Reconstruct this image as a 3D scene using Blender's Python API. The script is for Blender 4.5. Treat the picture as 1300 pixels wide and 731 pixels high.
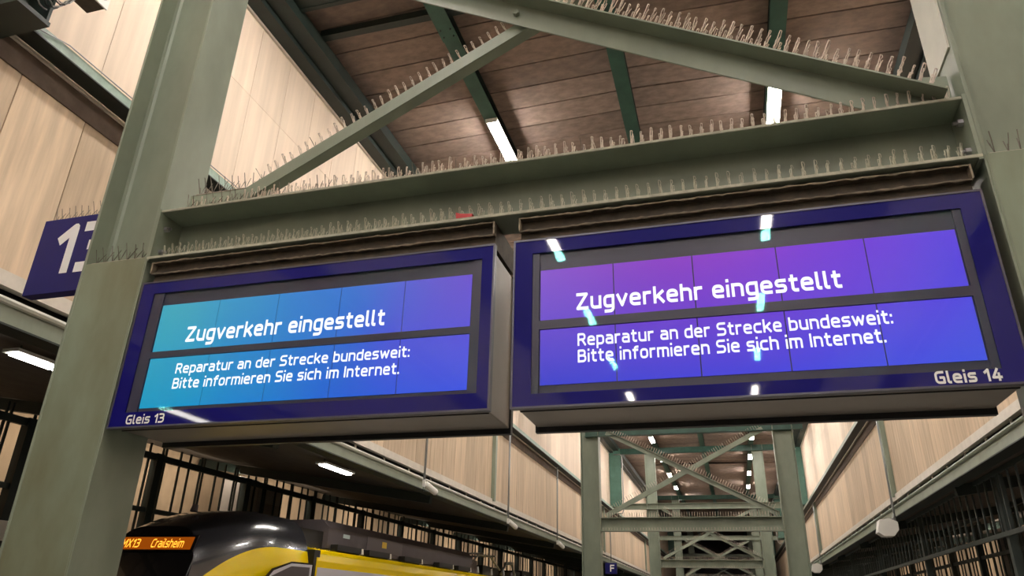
import bpy, math, random
from mathutils import Vector, Matrix
random.seed(7)
C = bpy.context.scene.collection
for o in list(bpy.data.objects): bpy.data.objects.remove(o)
scene = bpy.context.scene

# ------------------------------------------------------------------ camera
X_ = Vector((0.96078455, -0.09111557, -0.26189888))   # world axes seen in camera (right, down, forward)
Y_ = Vector((0.27625639, 0.39622242, 0.8756085))
Z_ = Vector((0.02398862, -0.91362233, 0.40585562))
cd = bpy.data.cameras.new('camera'); cam = bpy.data.objects.new('camera', cd); C.objects.link(cam)
cd.sensor_width = 36; cd.lens = 916/1300*36; cd.clip_end = 400; cd.clip_start = .05
right = Vector((X_[0], Y_[0], Z_[0])); down = Vector((X_[1], Y_[1], Z_[1])); fwd = Vector((X_[2], Y_[2], Z_[2]))
m = Matrix((right, -down, -fwd)).transposed().to_4x4(); m.translation = Vector((0, 0, 1.65))
cam.matrix_world = m
scene.camera = cam
# ------------------------------------------------------------------ world, exposure
w = bpy.data.worlds.new('night'); scene.world = w; w.use_nodes = True
bg = w.node_tree.nodes['Background']; bg.inputs[0].default_value = (.9, .8, .7, 1); bg.inputs[1].default_value = .08
scene.view_settings.view_transform = 'Standard'; scene.view_settings.look = 'None'
scene.view_settings.exposure = 0.0; scene.view_settings.gamma = 1
LAMP = 210.0      # radiance of the hall tubes
SIDE = 38.0      # radiance of the side-roof tubes

# ------------------------------------------------------------------ materials
def mat(name, col, rough=.6, metal=0, var=0, scale=3, stretch=(1, 1, 1), col2=None, bump=0, spec=.5, coat=0, dots=None):
    M = bpy.data.materials.new(name); M.use_nodes = True
    nt = M.node_tree; b = nt.nodes['Principled BSDF']
    b.inputs['Roughness'].default_value = rough; b.inputs['Metallic'].default_value = metal
    b.inputs['Specular IOR Level'].default_value = spec
    b.inputs['Coat Weight'].default_value = coat; b.inputs['Coat Roughness'].default_value = .03
    b.inputs['Base Color'].default_value = (*col, 1)
    if var or col2:
        tc = nt.nodes.new('ShaderNodeNewGeometry'); mp = nt.nodes.new('ShaderNodeMapping')
        mp.inputs['Scale'].default_value = stretch
        nt.links.new(tc.outputs['Position'], mp.inputs[0])
        n = nt.nodes.new('ShaderNodeTexNoise'); n.inputs['Scale'].default_value = scale; n.inputs['Detail'].default_value = 6
        n.inputs['Roughness'].default_value = .6
        nt.links.new(mp.outputs[0], n.inputs['Vector'])
        r = nt.nodes.new('ShaderNodeValToRGB'); r.color_ramp.elements[0].position = .35; r.color_ramp.elements[1].position = .68
        c2 = col2 or tuple(c*(1-var) for c in col)
        r.color_ramp.elements[0].color = (*c2, 1); r.color_ramp.elements[1].color = (*col, 1)
        nt.links.new(n.outputs['Fac'], r.inputs[0])
        out = r.outputs[0]
        # per-object tint so that alike pieces differ
        oi = nt.nodes.new('ShaderNodeObjectInfo'); mr = nt.nodes.new('ShaderNodeMapRange')
        mr.inputs['To Min'].default_value = 1-var*.55; mr.inputs['To Max'].default_value = 1+var*.4
        nt.links.new(oi.outputs['Random'], mr.inputs[0])
        vm = nt.nodes.new('ShaderNodeVectorMath'); vm.operation = 'SCALE'
        nt.links.new(out, vm.inputs[0]); nt.links.new(mr.outputs[0], vm.inputs['Scale'])
        nt.links.new(vm.outputs[0], b.inputs['Base Color'])
        if bump:
            bp = nt.nodes.new('ShaderNodeBump'); bp.inputs['Strength'].default_value = bump; bp.inputs['Distance'].default_value = .01
            nt.links.new(n.outputs['Fac'], bp.inputs['Height']); nt.links.new(bp.outputs[0], b.inputs['Normal'])
    return M
def emis(name, col, s):
    M = bpy.data.materials.new(name); M.use_nodes = True; nt = M.node_tree
    nt.nodes.remove(nt.nodes['Principled BSDF']); e = nt.nodes.new('ShaderNodeEmission')
    e.inputs[0].default_value = (*col, 1); e.inputs[1].default_value = s
    nt.links.new(e.outputs[0], nt.nodes['Material Output'].inputs[0]); return M
GREEN = mat('sage_green_paint', (.25, .292, .222), .42, var=.22, scale=2.2, stretch=(1, 1, .45), bump=.05)
GREEN_STAIN = mat('sage_green_paint_stained', (.235, .285, .205), .45, scale=1.6, stretch=(1.2, 1, .5), col2=(.165, .17, .10), var=.1, bump=.06)
GREEN_PALE = mat('pale_pipe_and_lit_face', (.60, .60, .52), .5, var=.1, scale=4)  # gutter pipe colour; also paints the lamplit column face
TEAL = mat('dark_teal_paint', (.035, .115, .085), .45, var=.3, scale=3)
FACETEAL = mat('weathered_teal_face', (.30, .41, .34), .5, var=.3, scale=8)
LATT = mat('lattice_paint', (.032, .046, .040), .5, var=.3)
TEAL_POST = mat('teal_post_paint', (.075, .175, .135), .45, var=.2, scale=3)
DARK = mat('dark_green_black_paint', (.012, .024, .019), .55, var=.3, scale=3)
CREAM = mat('cream_fibre_cladding', (.80, .655, .52), .75, var=.16, scale=1.0, stretch=(6, 6, .35), bump=.05)
CREAM_LOW = mat('weathered_cream_cladding', (.70, .54, .38), .8, var=.28, scale=1.2, stretch=(7, 7, .5), bump=.15)
SEAM = mat('cladding_backing', (.42, .31, .215), .8)
STRIP = mat('white_metal_trim', (.74, .68, .59), .4, var=.15, scale=5)
BROWNSTRIP = mat('brown_beam_shade', (.17, .125, .095), .9, var=.35, scale=6)
PLANK = mat('brown_wood_wool_roof_board', (.30, .222, .178), .95, var=.34, scale=5.5, stretch=(.8, 1.5, 1), bump=.25)
PLANKBACK = mat('roof_underlay', (.02, .014, .01), .9)
DUST = mat('dusty_cobweb', (.66, .57, .48), .95, var=.25, scale=40)
WIRE = mat('spike_wire', (.16, .14, .11), .6, var=.3, scale=30)
BLUE = mat('blue_enamel', (.005, .004, .145), .5, coat=.45, spec=.1)
BLUESIGN = mat('blue_plate', (.012, .012, .135), .4, spec=.3)
RIM = mat('dark_aluminium_rim', (.10, .10, .13), .35, metal=.6)
RECESS = mat('dark_grey_mask', (.038, .036, .072), .35)
HOUSING = mat('warm_grey_housing', (.27, .245, .215), .42, metal=.35, var=.12, scale=3)
BLACK = mat('matt_black', (.008, .008, .009), .5)
RUST = mat('brown_mounting_rail', (.11, .085, .055), .7, var=.5, scale=12)
RAILDUST = mat('rail_edge_dust', (.36, .30, .22), .9, var=.4, scale=25)
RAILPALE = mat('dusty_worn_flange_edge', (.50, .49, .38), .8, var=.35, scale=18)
STEEL = mat('zinc_bolt', (.45, .44, .47), .3, metal=1)
WHITE = mat('white_lettering', (.93, .93, .93), .5)
WHITEPL = mat('white_plastic', (.72, .71, .66), .4)
GREYPOLE = mat('galvanised_pole', (.33, .34, .33), .4, metal=.4)
RED = mat('red_plastic', (.45, .015, .02), .5)
YEL = mat('yellow_train_paint', (.92, .66, .002), .18, coat=.6)
TBLK = mat('glossy_dark_grey_train_paint', (.020, .020, .024), .2, coat=.5)
TBLK2 = mat('black_train_mask', (.006, .006, .007), .15, coat=.6)
TWHITE = mat('pale_train_paint', (.62, .60, .66), .25, coat=.4)
TROOF = mat('grey_roof_box', (.085, .07, .075), .6, var=.15, scale=3)
CONC = mat('concrete', (.22, .21, .19), .85, var=.2, scale=2)
BALLAST = mat('ballast', (.10, .085, .07), .95, var=.4, scale=14, bump=.6)
ENDGREY = mat('grey_end_wall', (.20, .19, .20), .8, var=.2)
FARCREAM = mat('far_cream_wall', (.62, .46, .30), .8, var=.25, scale=.8, stretch=(2, 2, 1))
GREYBOX = mat('grey_cabinet_paint', (.36, .33, .30), .6, var=.1)
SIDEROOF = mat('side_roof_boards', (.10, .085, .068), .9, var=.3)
TUBE = emis('hall_tube_glow', (1, .925, .85), LAMP)
STUBE = emis('side_tube_glow', (1, .95, .86), SIDE)
TEXTW = emis('display_white_pixels', (.95, .97, 1), 1.15)
LEDO = emis('amber_led', (1, .36, .03), 2.3)
LEDBG = emis('amber_led_haze', (.60, .12, .005), .5)

def glass_mat():
    M = bpy.data.materials.new('coated_display_glass'); M.use_nodes = True; nt = M.node_tree
    nt.nodes.remove(nt.nodes['Principled BSDF'])
    t = nt.nodes.new('ShaderNodeBsdfTransparent'); g = nt.nodes.new('ShaderNodeBsdfGlossy')
    g.inputs['Color'].default_value = (.25, .95, .85, 1); g.inputs['Roughness'].default_value = .02
    mx = nt.nodes.new('ShaderNodeMixShader'); mx.inputs[0].default_value = .007
    nt.links.new(t.outputs[0], mx.inputs[1]); nt.links.new(g.outputs[0], mx.inputs[2])
    nt.links.new(mx.outputs[0], nt.nodes['Material Output'].inputs[0]); return M
GLASS = glass_mat()

def screen_mat(name, x0, x1, z0, z1, top, bot, s):
    """what the display shows: colours running along its width, other ones at its top than at its bottom"""
    M = bpy.data.materials.new(name); M.use_nodes = True; nt = M.node_tree
    nt.nodes.remove(nt.nodes['Principled BSDF']); N = nt.nodes.new; L = nt.links.new
    g = N('ShaderNodeNewGeometry'); sp = N('ShaderNodeSeparateXYZ'); L(g.outputs['Position'], sp.inputs[0])
    def rng(sock, a, b):
        r = N('ShaderNodeMapRange'); r.inputs[1].default_value = a; r.inputs[2].default_value = b; L(sock, r.inputs[0]); return r.outputs[0]
    fx = rng(sp.outputs[0], x0, x1); fz = rng(sp.outputs[2], z0, z1)
    no = N('ShaderNodeTexNoise'); no.inputs['Scale'].default_value = 1.3; no.inputs['Detail'].default_value = 1; L(g.outputs['Position'], no.inputs['Vector'])
    ma = N('ShaderNodeMath'); ma.operation = 'MULTIPLY_ADD'; L(no.outputs['Fac'], ma.inputs[0]); ma.inputs[1].default_value = .3; L(fx, ma.inputs[2])
    mb = N('ShaderNodeMath'); mb.operation = 'SUBTRACT'; L(ma.outputs[0], mb.inputs[0]); mb.inputs[1].default_value = .15
    def ramp(cols):
        r = N('ShaderNodeValToRGB'); cr = r.color_ramp; cr.interpolation = 'B_SPLINE' if len(cols) > 3 else 'LINEAR'
        while len(cr.elements) < len(cols): cr.elements.new(.5)
        for i, c in enumerate(cols):
            cr.elements[i].position = i/(len(cols)-1)
            cr.elements[i].color = (*[((v/255+.055)/1.055)**2.4 if v > 10 else v/3295 for v in c], 1)
        L(mb.outputs[0], r.inputs[0]); return r.outputs[0]
    a, b = ramp(top), ramp(bot)
    mx = N('ShaderNodeMix'); mx.data_type = 'RGBA'; L(fz, mx.inputs[0]); L(b, mx.inputs[6]); L(a, mx.inputs[7])
    e = N('ShaderNodeEmission'); L(mx.outputs[2], e.inputs[0]); e.inputs[1].default_value = s
    d = N('ShaderNodeBsdfDiffuse'); d.inputs[0].default_value = (.03, .03, .04, 1)
    ad = N('ShaderNodeAddShader'); L(e.outputs[0], ad.inputs[0]); L(d.outputs[0], ad.inputs[1])
    L(ad.outputs[0], nt.nodes['Material Output'].inputs[0]); return M

# ------------------------------------------------------------------ helpers
ORG = {}
def worg(o): return ORG.get(o.name, Vector((0, 0, 0))) if o else Vector((0, 0, 0))
def tag(o, label=None, cat=None, group=None, kind=None):
    if label: o['label'] = label
    if cat: o['category'] = cat
    if group: o['group'] = group
    if kind: o['kind'] = kind
    return o
def thing(name, loc, label=None, cat=None, group=None, kind=None):
    o = bpy.data.objects.new(name, None); C.objects.link(o); o.location = loc; o.empty_display_size = .1
    ORG[o.name] = Vector(loc); return tag(o, label, cat, group, kind)
class MB:
    def __init__(s): s.v = []; s.f = []
    def box(s, x0, x1, y0, y1, z0, z1):
        n = len(s.v)
        s.v += [(x, y, z) for x in (x0, x1) for y in (y0, y1) for z in (z0, z1)]
        s.f += [tuple(n+i for i in q) for q in ((0, 1, 3, 2), (4, 6, 7, 5), (0, 4, 5, 1), (2, 3, 7, 6), (0, 2, 6, 4), (1, 5, 7, 3))]
        return s
    def ext(s, pts, a, b, axis):
        """2-D polygon pulled from a to b along an axis"""
        n = len(s.v); k = len(pts)
        for t in (a, b):
            for p, q in pts: s.v.append({'x': (t, p, q), 'y': (p, t, q), 'z': (p, q, t)}[axis])
        s.f.append(tuple(n+i for i in range(k))); s.f.append(tuple(n+k+i for i in reversed(range(k))))
        for i in range(k): j = (i+1) % k; s.f.append((n+i, n+k+i, n+k+j, n+j))
        return s
    def tube(s, pts, r, k=6):
        pts = [Vector(p) for p in pts]; n = len(s.v)
        for i, p in enumerate(pts):
            d = (pts[min(i+1, len(pts)-1)]-pts[max(i-1, 0)]).normalized()
            u = d.cross(Vector((0, 1, 0)) if abs(d.y) < .9 else Vector((1, 0, 0))).normalized(); v = d.cross(u)
            rr = r[i] if isinstance(r, (list, tuple)) else r
            for j in range(k):
                a = 2*math.pi*j/k; s.v.append(tuple(p+u*rr*math.cos(a)+v*rr*math.sin(a)))
        for i in range(len(pts)-1):
            for j in range(k):
                a = n+i*k+j; b = n+i*k+(j+1) % k; s.f.append((a, b, b+k, a+k))
        s.f.append(tuple(n+j for j in reversed(range(k)))); s.f.append(tuple(n+(len(pts)-1)*k+j for j in range(k)))
        return s
    def bar(s, p, q, w, h, up=(0, 0, 1)):
        """box from p to q, w across, h along 'up'; the line runs through its middle"""
        p = Vector(p); q = Vector(q); d = (q-p).normalized(); u = Vector(up); sd = d.cross(u).normalized(); u = sd.cross(d)
        n = len(s.v)
        for t in (p, q):
            for a, b in ((-1, -1), (1, -1), (1, 1), (-1, 1)): s.v.append(tuple(t+sd*a*w/2+u*b*h/2))
        s.f += [tuple(n+i for i in f) for f in ((0, 1, 2, 3), (7, 6, 5, 4), (0, 4, 5, 1), (1, 5, 6, 2), (2, 6, 7, 3), (3, 7, 4, 0))]
        return s
    def mesh(s, name, mt, org=(0, 0, 0), smooth=False):
        me = bpy.data.meshes.new(name); o = Vector(org)
        me.from_pydata([tuple(Vector(p)-o) for p in s.v], [], s.f)
        me.materials.append(mt)
        if smooth:
            for p in me.polygons: p.use_smooth = True
        import bmesh
        b = bmesh.new(); b.from_mesh(me); bmesh.ops.recalc_face_normals(b, faces=b.faces); b.to_mesh(me); b.free()
        return me
    def build(s, name, mt, parent=None, org=None, bevel=0, smooth=False):
        if parent is not None: base = worg(parent); og = Vector(org) if org is not None else base
        else: base = Vector((0, 0, 0)); og = Vector(org) if org is not None else Vector((0, 0, 0))
        me = s.mesh(name, mt, og, smooth)
        o = bpy.data.objects.new(name, me); C.objects.link(o); o.location = og-base
        ORG[o.name] = og
        if parent is not None: o.parent = parent
        if bevel:
            md = o.modifiers.new('bevel', 'BEVEL'); md.width = bevel; md.segments = 2; md.limit_method = 'ANGLE'
        return o
def put(name, me, parent, loc, rot=(0, 0, 0), scale=(1, 1, 1)):
    """another object on a shared mesh; loc in world space"""
    o = bpy.data.objects.new(name, me); C.objects.link(o)
    o.location = Vector(loc)-worg(parent); o.rotation_euler = rot; o.scale = scale
    if parent is not None: o.parent = parent
    return o

XL, XR, XC = -6.9, 4.3, -1.3
YA, YB = -30.0, 108.0
R = 1.65

# ------------------------------------------------------------------ ground
f = MB().box(-7.25, 4.65, YA, YB, -.3, 0).build('floor', CONC); tag(f, kind='structure')
f = MB().box(-16, 12, YA, YB, -.9, -.75).build('floor_trackbed', BALLAST); tag(f, kind='structure')

# ------------------------------------------------------------------ upper side walls of the hall
PY = .86
def hall_wall(side):
    x = XL if side == 'left' else XR; s = -1 if side == 'left' else 1   # s points outward
    W = thing('wall_'+side, (x, 0, 4.5), kind='structure')
    MB().box(min(x+s*.02, x+s*.10), max(x+s*.02, x+s*.10), YA, YB, 4.55, 11.2).build('backing_sheet', SEAM, W)
    lower = MB().box(min(0, s*.03), max(0, s*.03), .006, PY-.006, 0, 2.12).mesh('cladding_panel', CREAM_LOW)
    mid = MB().box(min(0, s*.03), max(0, s*.03), .004, PY-.004, 0, 1.955).mesh('cladding_panel', CREAM)
    n = 92; y = 1.0
    for i in range(n):
        yy = y+i*PY
        put('cladding_panel', lower, W, (x, yy, 4.66))
        if i < 62:
            put('cladding_panel', mid, W, (x, yy, 7.23)); put('cladding_panel', mid, W, (x, yy, 9.19))
    rest = MB()
    rest.box(min(x, x+s*.03), max(x, x+s*.03), YA, .99, 4.66, 11.1)
    rest.box(min(x, x+s*.03), max(x, x+s*.03), y+62*PY, YB, 7.23, 11.1); rest.box(min(x, x+s*.03), max(x, x+s*.03), y+n*PY, YB, 4.66, 6.8)
    tag(rest.build('distant_cladding', CREAM, W), kind='stuff')
    MB().box(min(x-s*.02, x+s*.05), max(x-s*.02, x+s*.05), YA, YB, 6.78, 7.06).build('beam_shade_strip', BROWNSTRIP, W)  # brown band paints the shade under the long beam
    MB().box(min(x-s*.05, x+s*.05), max(x-s*.05, x+s*.05), YA, YB, 7.06, 7.10).build('trim_strip', STRIP, W)
    MB().box(min(x-s*.06, x+s*.05), max(x-s*.06, x+s*.05), YA, YB, 4.51, 4.665).build('base_trim', STRIP, W)
    for yy in ((.9, 21.4, 41.9, 62.4) if s < 0 else (1.0, 21.72, 41.3, 62)):     # posts standing on the wall face
        MB().box(min(x-s*.12, x), max(x-s*.12, x), yy, yy+.14, 4.6, 7.06).build('wall_post', GREEN, W)
    # longitudinal beam half way up
    d = 'left' if s < 0 else 'right'
    B = thing('longitudinal_beam', (x, 0, 7.1), 'green steel beam running along the '+d+' cream wall at mid height', 'beam', 'long wall beams')
    b0, b1 = sorted((x-s*.003-s*.30, x-s*.06))
    MB().box(b0, b1, YA, YB, 7.10, 7.115).build('bottom_flange', DARK, B)
    b0, b1 = sorted((x-s*.30, x-s*.285))
    MB().box(b0, b1, YA, YB, 7.115, 7.235).build('face_plate', FACETEAL if s < 0 else GREEN, B)
    # dark eaves beam under the roof edge
    E_ = thing('eaves_beam', (x, 0, 10.6), 'wide dark green eaves beam under the '+d+' roof edge', 'beam', 'eaves beams')
    MB().box(*sorted((x-s*.02, x-s*.30)), YA, YB, 10.62, 10.90).build('outer_channel', DARK, E_)
    MB().box(*sorted((x-s*.31, x-s*.62)), YA, YB, 10.72, 10.98).build('inner_channel', DARK, E_)
    MB().box(*sorted((x-s*.005, x-s*.05)), YA, YB, 10.58, 10.62).build('edge_trim', STRIP, E_)
    # gutter beam below the wall
    G = thing('gutter_beam', (x, 0, 4.2), 'long green gutter beam below the '+d+' cream wall', 'beam', 'gutter beams')
    MB().box(*sorted((x-s*.02, x+s*.02)), YA, YB, 4.17, 4.37).build('face_plate', GREEN, G)
    MB().box(*sorted((x-s*.02, x+s*.25)), YA, YB, 4.15, 4.17).build('bottom_flange', DARK, G)
    MB().tube([(x-s*.03, YA, 4.385), (x-s*.03, YB, 4.385)], .04, 8).build('gutter_pipe', GREEN_PALE if s < 0 else GREEN, G)
    MB().box(*sorted((x+s*.10, x+s*.13)), YA, YB, 4.37, 4.60).build('gap_board', BLACK, G)
    br = MB().box(-.015, .015, -.012, .012, 0, .13).mesh('bracket', STRIP)
    for i in range(50): put('bracket', br, G, (x, 1+i*1.3, 4.39))
hall_wall('left'); hall_wall('right')

# ------------------------------------------------------------------ hall roof
ceil = thing('ceiling', (XC, 0, 11.2), kind='structure')
zl = 11.12; ridge = 11.26; hw = (XR-XL)/2
MB().ext([(XL-.1, 11.17), (XC, ridge+.06), (XR+.1, 11.17), (XR+.1, 11.3), (XC, ridge+.2), (XL-.1, 11.3)], YA, YB, 'y').build('underlay', PLANKBACK, ceil)
PW = .625; sl = math.atan2(ridge-zl, hw)
plank = MB().box(0, hw/math.cos(sl)-.01, .014, PW-.014, 0, .035).mesh('roof_board', PLANK)
for i in range(74):
    yy = 6.15+i*PW; j = random.uniform(-.004, .004)
    put('roof_board', plank, ceil, (XL, yy, zl+j), (0, -sl, 0))
    put('roof_board', plank, ceil, (XR, yy+PW, zl-j), (0, -sl, math.pi))
q = MB()
yy = 6.15
while yy > YA: q.box(XL, XR, yy-PW+.01, yy-.01, zl, zl+.03); yy -= PW
yy = 6.15+74*PW
while yy < YB: q.box(XL, XR, yy+.01, yy+PW-.01, zl, zl+.03); yy += PW
tag(q.build('more_roof_boards', PLANK, ceil), kind='stuff')

PX = (-4.02, -1.24, 1.55)
for i, px in enumerate(PX):
    t = thing('roof_purlin', (px, 0, 10.9), ('dark teal roof purlin left of the middle, carrying tube lamps', 'dark teal roof purlin along the ridge, without lamps', 'dark teal roof purlin nearest the right column, carrying tube lamps')[i], 'beam', 'roof purlins')
    MB().box(px-.14, px+.14, YA, YB, 10.90, 10.915).build('bottom_flange', TEAL, t)
    MB().box(px-.012, px+.012, YA, YB, 10.915, 11.12).build('web', DARK, t)
    MB().box(px-.14, px+.14, YA, YB, 11.10, 11.115).build('top_flange', DARK, t)
    MB().box(px-.15, px+.15, 7.9, 9.25, 10.885, 10.90).build('splice_plate', TEAL, t)
    bolt = MB().tube([(0, 0, 0), (0, 0, -.02)], .016, 6).mesh('bolt', DARK)
    for a in (-.09, .09):
        for b in (8.95, 9.12): put('bolt', bolt, t, (px+a, b, 10.886))
t = thing('roof_rafter', (XC, 7.5, 10.8), 'dark deep rafter crossing the roof at the top of the view', 'beam')
MB().box(XL+.6, XR-.6, 7.1, 7.95, 10.915, 11.08).build('rafter_body', DARK, t)
MB().box(XL+.6, XR-.6, 8.62, 8.76, 10.96, 11.10).build('dark_roof_strip', DARK, t)  # thin dark strip across the boards
MB().box(XL+.6, XR-.6, 7.9, 7.98, 10.9, 10.92).build('flange', DARK, t)

# hall lamps
def hall_lamp(x, y, label):
    t = thing('tube_lamp', (x, y, 10.9), label, 'lamp', 'white tube lamps under the roof purlins')
    MB().box(x-.13, x+.13, y-.80, y+.80, 10.862, 10.898).build('housing', WHITEPL, t, bevel=.006)
    for k in (-.075, 0, .075):
        MB().tube([(x+k, y-.76, 10.842), (x+k, y+.76, 10.842)], .03, 8).build('tube', TUBE, t, smooth=True)
    for yy in (y-.79, y+.76): MB().box(x-.12, x+.12, yy, yy+.03, 10.81, 10.862).build('end_cap', WHITEPL, t)
ys = [-25.1, -19.9, -14.7, -9.5, -4.0, 1.2, 6.3, 12.35, 18.4, 24.45, 30.5, 36.5, 42.6, 48.6, 54.7, 60.8, 66.8]
for s, x in (('left', -4.0), ('right', 1.57)):
    for y in ys:
        if y == 12.35: lb = 'blown-out white tube lamp above the crossbeam, '+('between the left diagonal and the beam' if s == 'left' else 'under the right diagonal near the right column')
        elif y < 12: lb = 'white tube lamp on the '+s+' purlin behind the viewer, '+('seventh', 'sixth', 'fifth', 'fourth', 'third', 'second', 'first')[ys.index(y)]+' before the near frame'
        else: lb = 'small distant white tube lamp in the '+s+' roof row, '+('hidden', 'second', 'third', 'fourth', 'fifth', 'sixth', 'seventh', 'eighth', 'ninth', 'tenth')[ys.index(y)-7]+' away from the near frame'
        hall_lamp(x, y, lb)

# ------------------------------------------------------------------ spikes
def spike_mesh(kind, seed, r=.0034):
    rd = random.Random(seed); b = MB()
    def strand(p, q, n, jit, rad):
        pts = []
        for i in range(n+1):
            t = i/n; v = Vector(p).lerp(Vector(q), t)
            if 0 < i: v += Vector((rd.uniform(-jit, jit), rd.uniform(-jit, jit), 0))
            pts.append(v)
        b.tube(pts, [rad*rd.uniform(.75, 1.35) for _ in pts], 3)
        return pts[-1]
    if kind == 'web':
        h = rd.uniform(.095, .118)
        a = strand((0, 0, 0), (rd.uniform(-.002, .004), -.018, h), 6, .0018, r)
        c = strand((.008, .004, 0), (rd.uniform(.008, .014), .018, h*rd.uniform(.88, 1)), 6, .002, r)
        strand((.002, .002, 0), (rd.uniform(-.006, .004), .0, h*rd.uniform(.35, .6)), 4, .003, r)
        strand(a, (a.x+.010, a.y, a.z-.004), 2, .001, r); strand((a.x+.010, a.y, a.z-.004), (.008, 0, .02), 6, .004, r*.75)
    else:
        h = rd.uniform(.10, .12)
        strand((0, 0, 0), (rd.uniform(-.01, .012), -.035, h), 3, .001, r*.75)
        strand((0, 0, 0), (rd.uniform(-.002, .022), .04, h), 3, .001, r*.75)
        strand((0, 0, 0), (rd.uniform(-.014, .01), 0, h*.55), 2, .001, r*.7)
    return b
WEB = [spike_mesh('web', i).mesh('spike', DUST) for i in range(9)]
THIN = [spike_mesh('thin', 50+i).mesh('spike', WIRE) for i in range(6)]
GRN = [spike_mesh('web', 80+i, .0028).mesh('spike', mat('dusty_green_wire%d' % i, (.46, .45, .35), .8)) for i in range(4)]
def spikes(p, q, n, label, pick, tilt=0, group='bird spike strips on the near frame', sc=(.9, 1.1), rows=(0,)):
    p = Vector(p); q = Vector(q)
    t = thing('bird_spike_strip', p, label, 'bird spikes', group)
    d = (q-p)
    MB().bar(p+Vector((0, 0, .0022)), q+Vector((0, 0, .0022)), .03, .004).build('base_strip', DUST, t)
    for r in rows:
        for i in range(n):
            u = (i+.5+random.uniform(-.09, .09))/n
            me = pick(u)
            if me is None: continue
            k = random.uniform(*sc)
            put('spike', me, t, p+d*u+Vector((0, r, 0)), (random.uniform(-.06, .06), tilt+random.uniform(-.045, .045), random.uniform(-.1, .1)), (k, k, k))
    return t
def far_spikes(p, q, n, label, grp, tilt=0, h=.16):
    p = Vector(p); q = Vector(q); t = thing('bird_spike_strip', p, label, 'bird spikes', grp)
    MB().bar(p+Vector((0, 0, .002)), q+Vector((0, 0, .002)), .03, .004).build('base_strip', DUST, t)
    b = MB()
    for i in range(n):
        a = p+(q-p)*((i+.5)/n); tp = Vector((math.sin(tilt)*h, 0, math.cos(tilt)*h))
        b.tube([a, a+tp+Vector((random.uniform(-.012, .012), -.03, 0))], .006, 3); b.tube([a, a+tp*.9+Vector((random.uniform(-.012, .012), .03, 0))], .006, 3)
    tag(b.build('wire_spikes', DUST, t), kind='stuff')

# ------------------------------------------------------------------ support frames
def column(x0, x1, y, label, grp, near=False, top=10.9):
    t = thing('steel_column', ((x0+x1)/2, y+.2, 0), label, 'column', grp)
    D = .42
    MB().box(x0, x0+.024, y, y+D, 0, top).build('flange', GREEN, t, bevel=.004)
    MB().box(x1-.024, x1, y, y+D, 0, top).build('flange', GREEN, t, bevel=.004)
    k = .035     # rolled fillets where web meets flanges
    yy = y+.20
    MB().ext([(x0+.024, yy-.008-k), (x0+.024+k*.3, yy-.008-k*.3), (x0+.024+k, yy-.008), (x1-.024-k, yy-.008), (x1-.024-k*.3, yy-.008-k*.3), (x1-.024, yy-.008-k),
              (x1-.024, yy+.008+k), (x1-.024-k, yy+.008), (x0+.024+k, yy+.008), (x0+.024, yy+.008+k)], 0, top, 'z').build('web', GREEN, t)
    if near:
        MB().box(x0+.024, x1-.024, y+.004, y+.016, 0, 4.06).build('front_cover_plate', GREEN_STAIN, t)
        MB().box(x0+.024, x1-.024, y+D-.016, y+D-.004, 0, 4.06).build('rear_cover_plate', GREEN_STAIN, t)
        MB().box(x0+.024, x1-.024, y+.016, y+.19, 4.03, 4.045).build('ledge_plate', GREEN, t)
        sx = x1-.012 if x0 < -2 else x0+.012
        MB().tube([(sx, y+.001, .1), (sx, y+.001, 4.05)], .004, 5).build('weld_seam', GREEN_STAIN, t)
    return t
def crossbeam(y, z0, z1, xa, xb, label, grp, near=False, depth=.25):
    t = thing('crossbeam', ((xa+xb)/2, y, z0), label, 'beam', grp)
    MB().box(xa, xb, y, y+depth, z1-.018, z1).build('top_flange', GREEN, t, bevel=.003 if near else 0)
    MB().box(xa, xb, y-.01, y+depth, z0, z0+.02).build('bottom_flange', GREEN, t, bevel=.003 if near else 0)
    MB().box(xa, xb, y+depth-.012, y+depth, z0+.02, z1-.018).build('web', GREEN, t)
    for x in (xa, xb):
        MB().box(*sorted((x, x+(.022 if x == xa else -.022))), y-.012, y+depth+.06, z0-.01, z1+.012).build('end_plate', GREEN, t)
    if near:
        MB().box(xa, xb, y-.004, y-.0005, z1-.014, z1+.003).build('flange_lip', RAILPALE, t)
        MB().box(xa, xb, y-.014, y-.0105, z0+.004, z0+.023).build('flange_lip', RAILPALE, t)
        for x in (xa+.03, xb-.03):
            s = 1 if x < 0 else -1
            for zz in (z0+.10, z1-.13):
                MB().tube([(x-s*.01, y+.075, zz), (x+s*.022, y+.075, zz)], .024, 6).build('bolt', STEEL, t)
                MB().tube([(x+s*.02, y+.075, zz), (x+s*.045, y+.075, zz)], .012, 8).build('bolt', STEEL, t)
    return t
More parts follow.
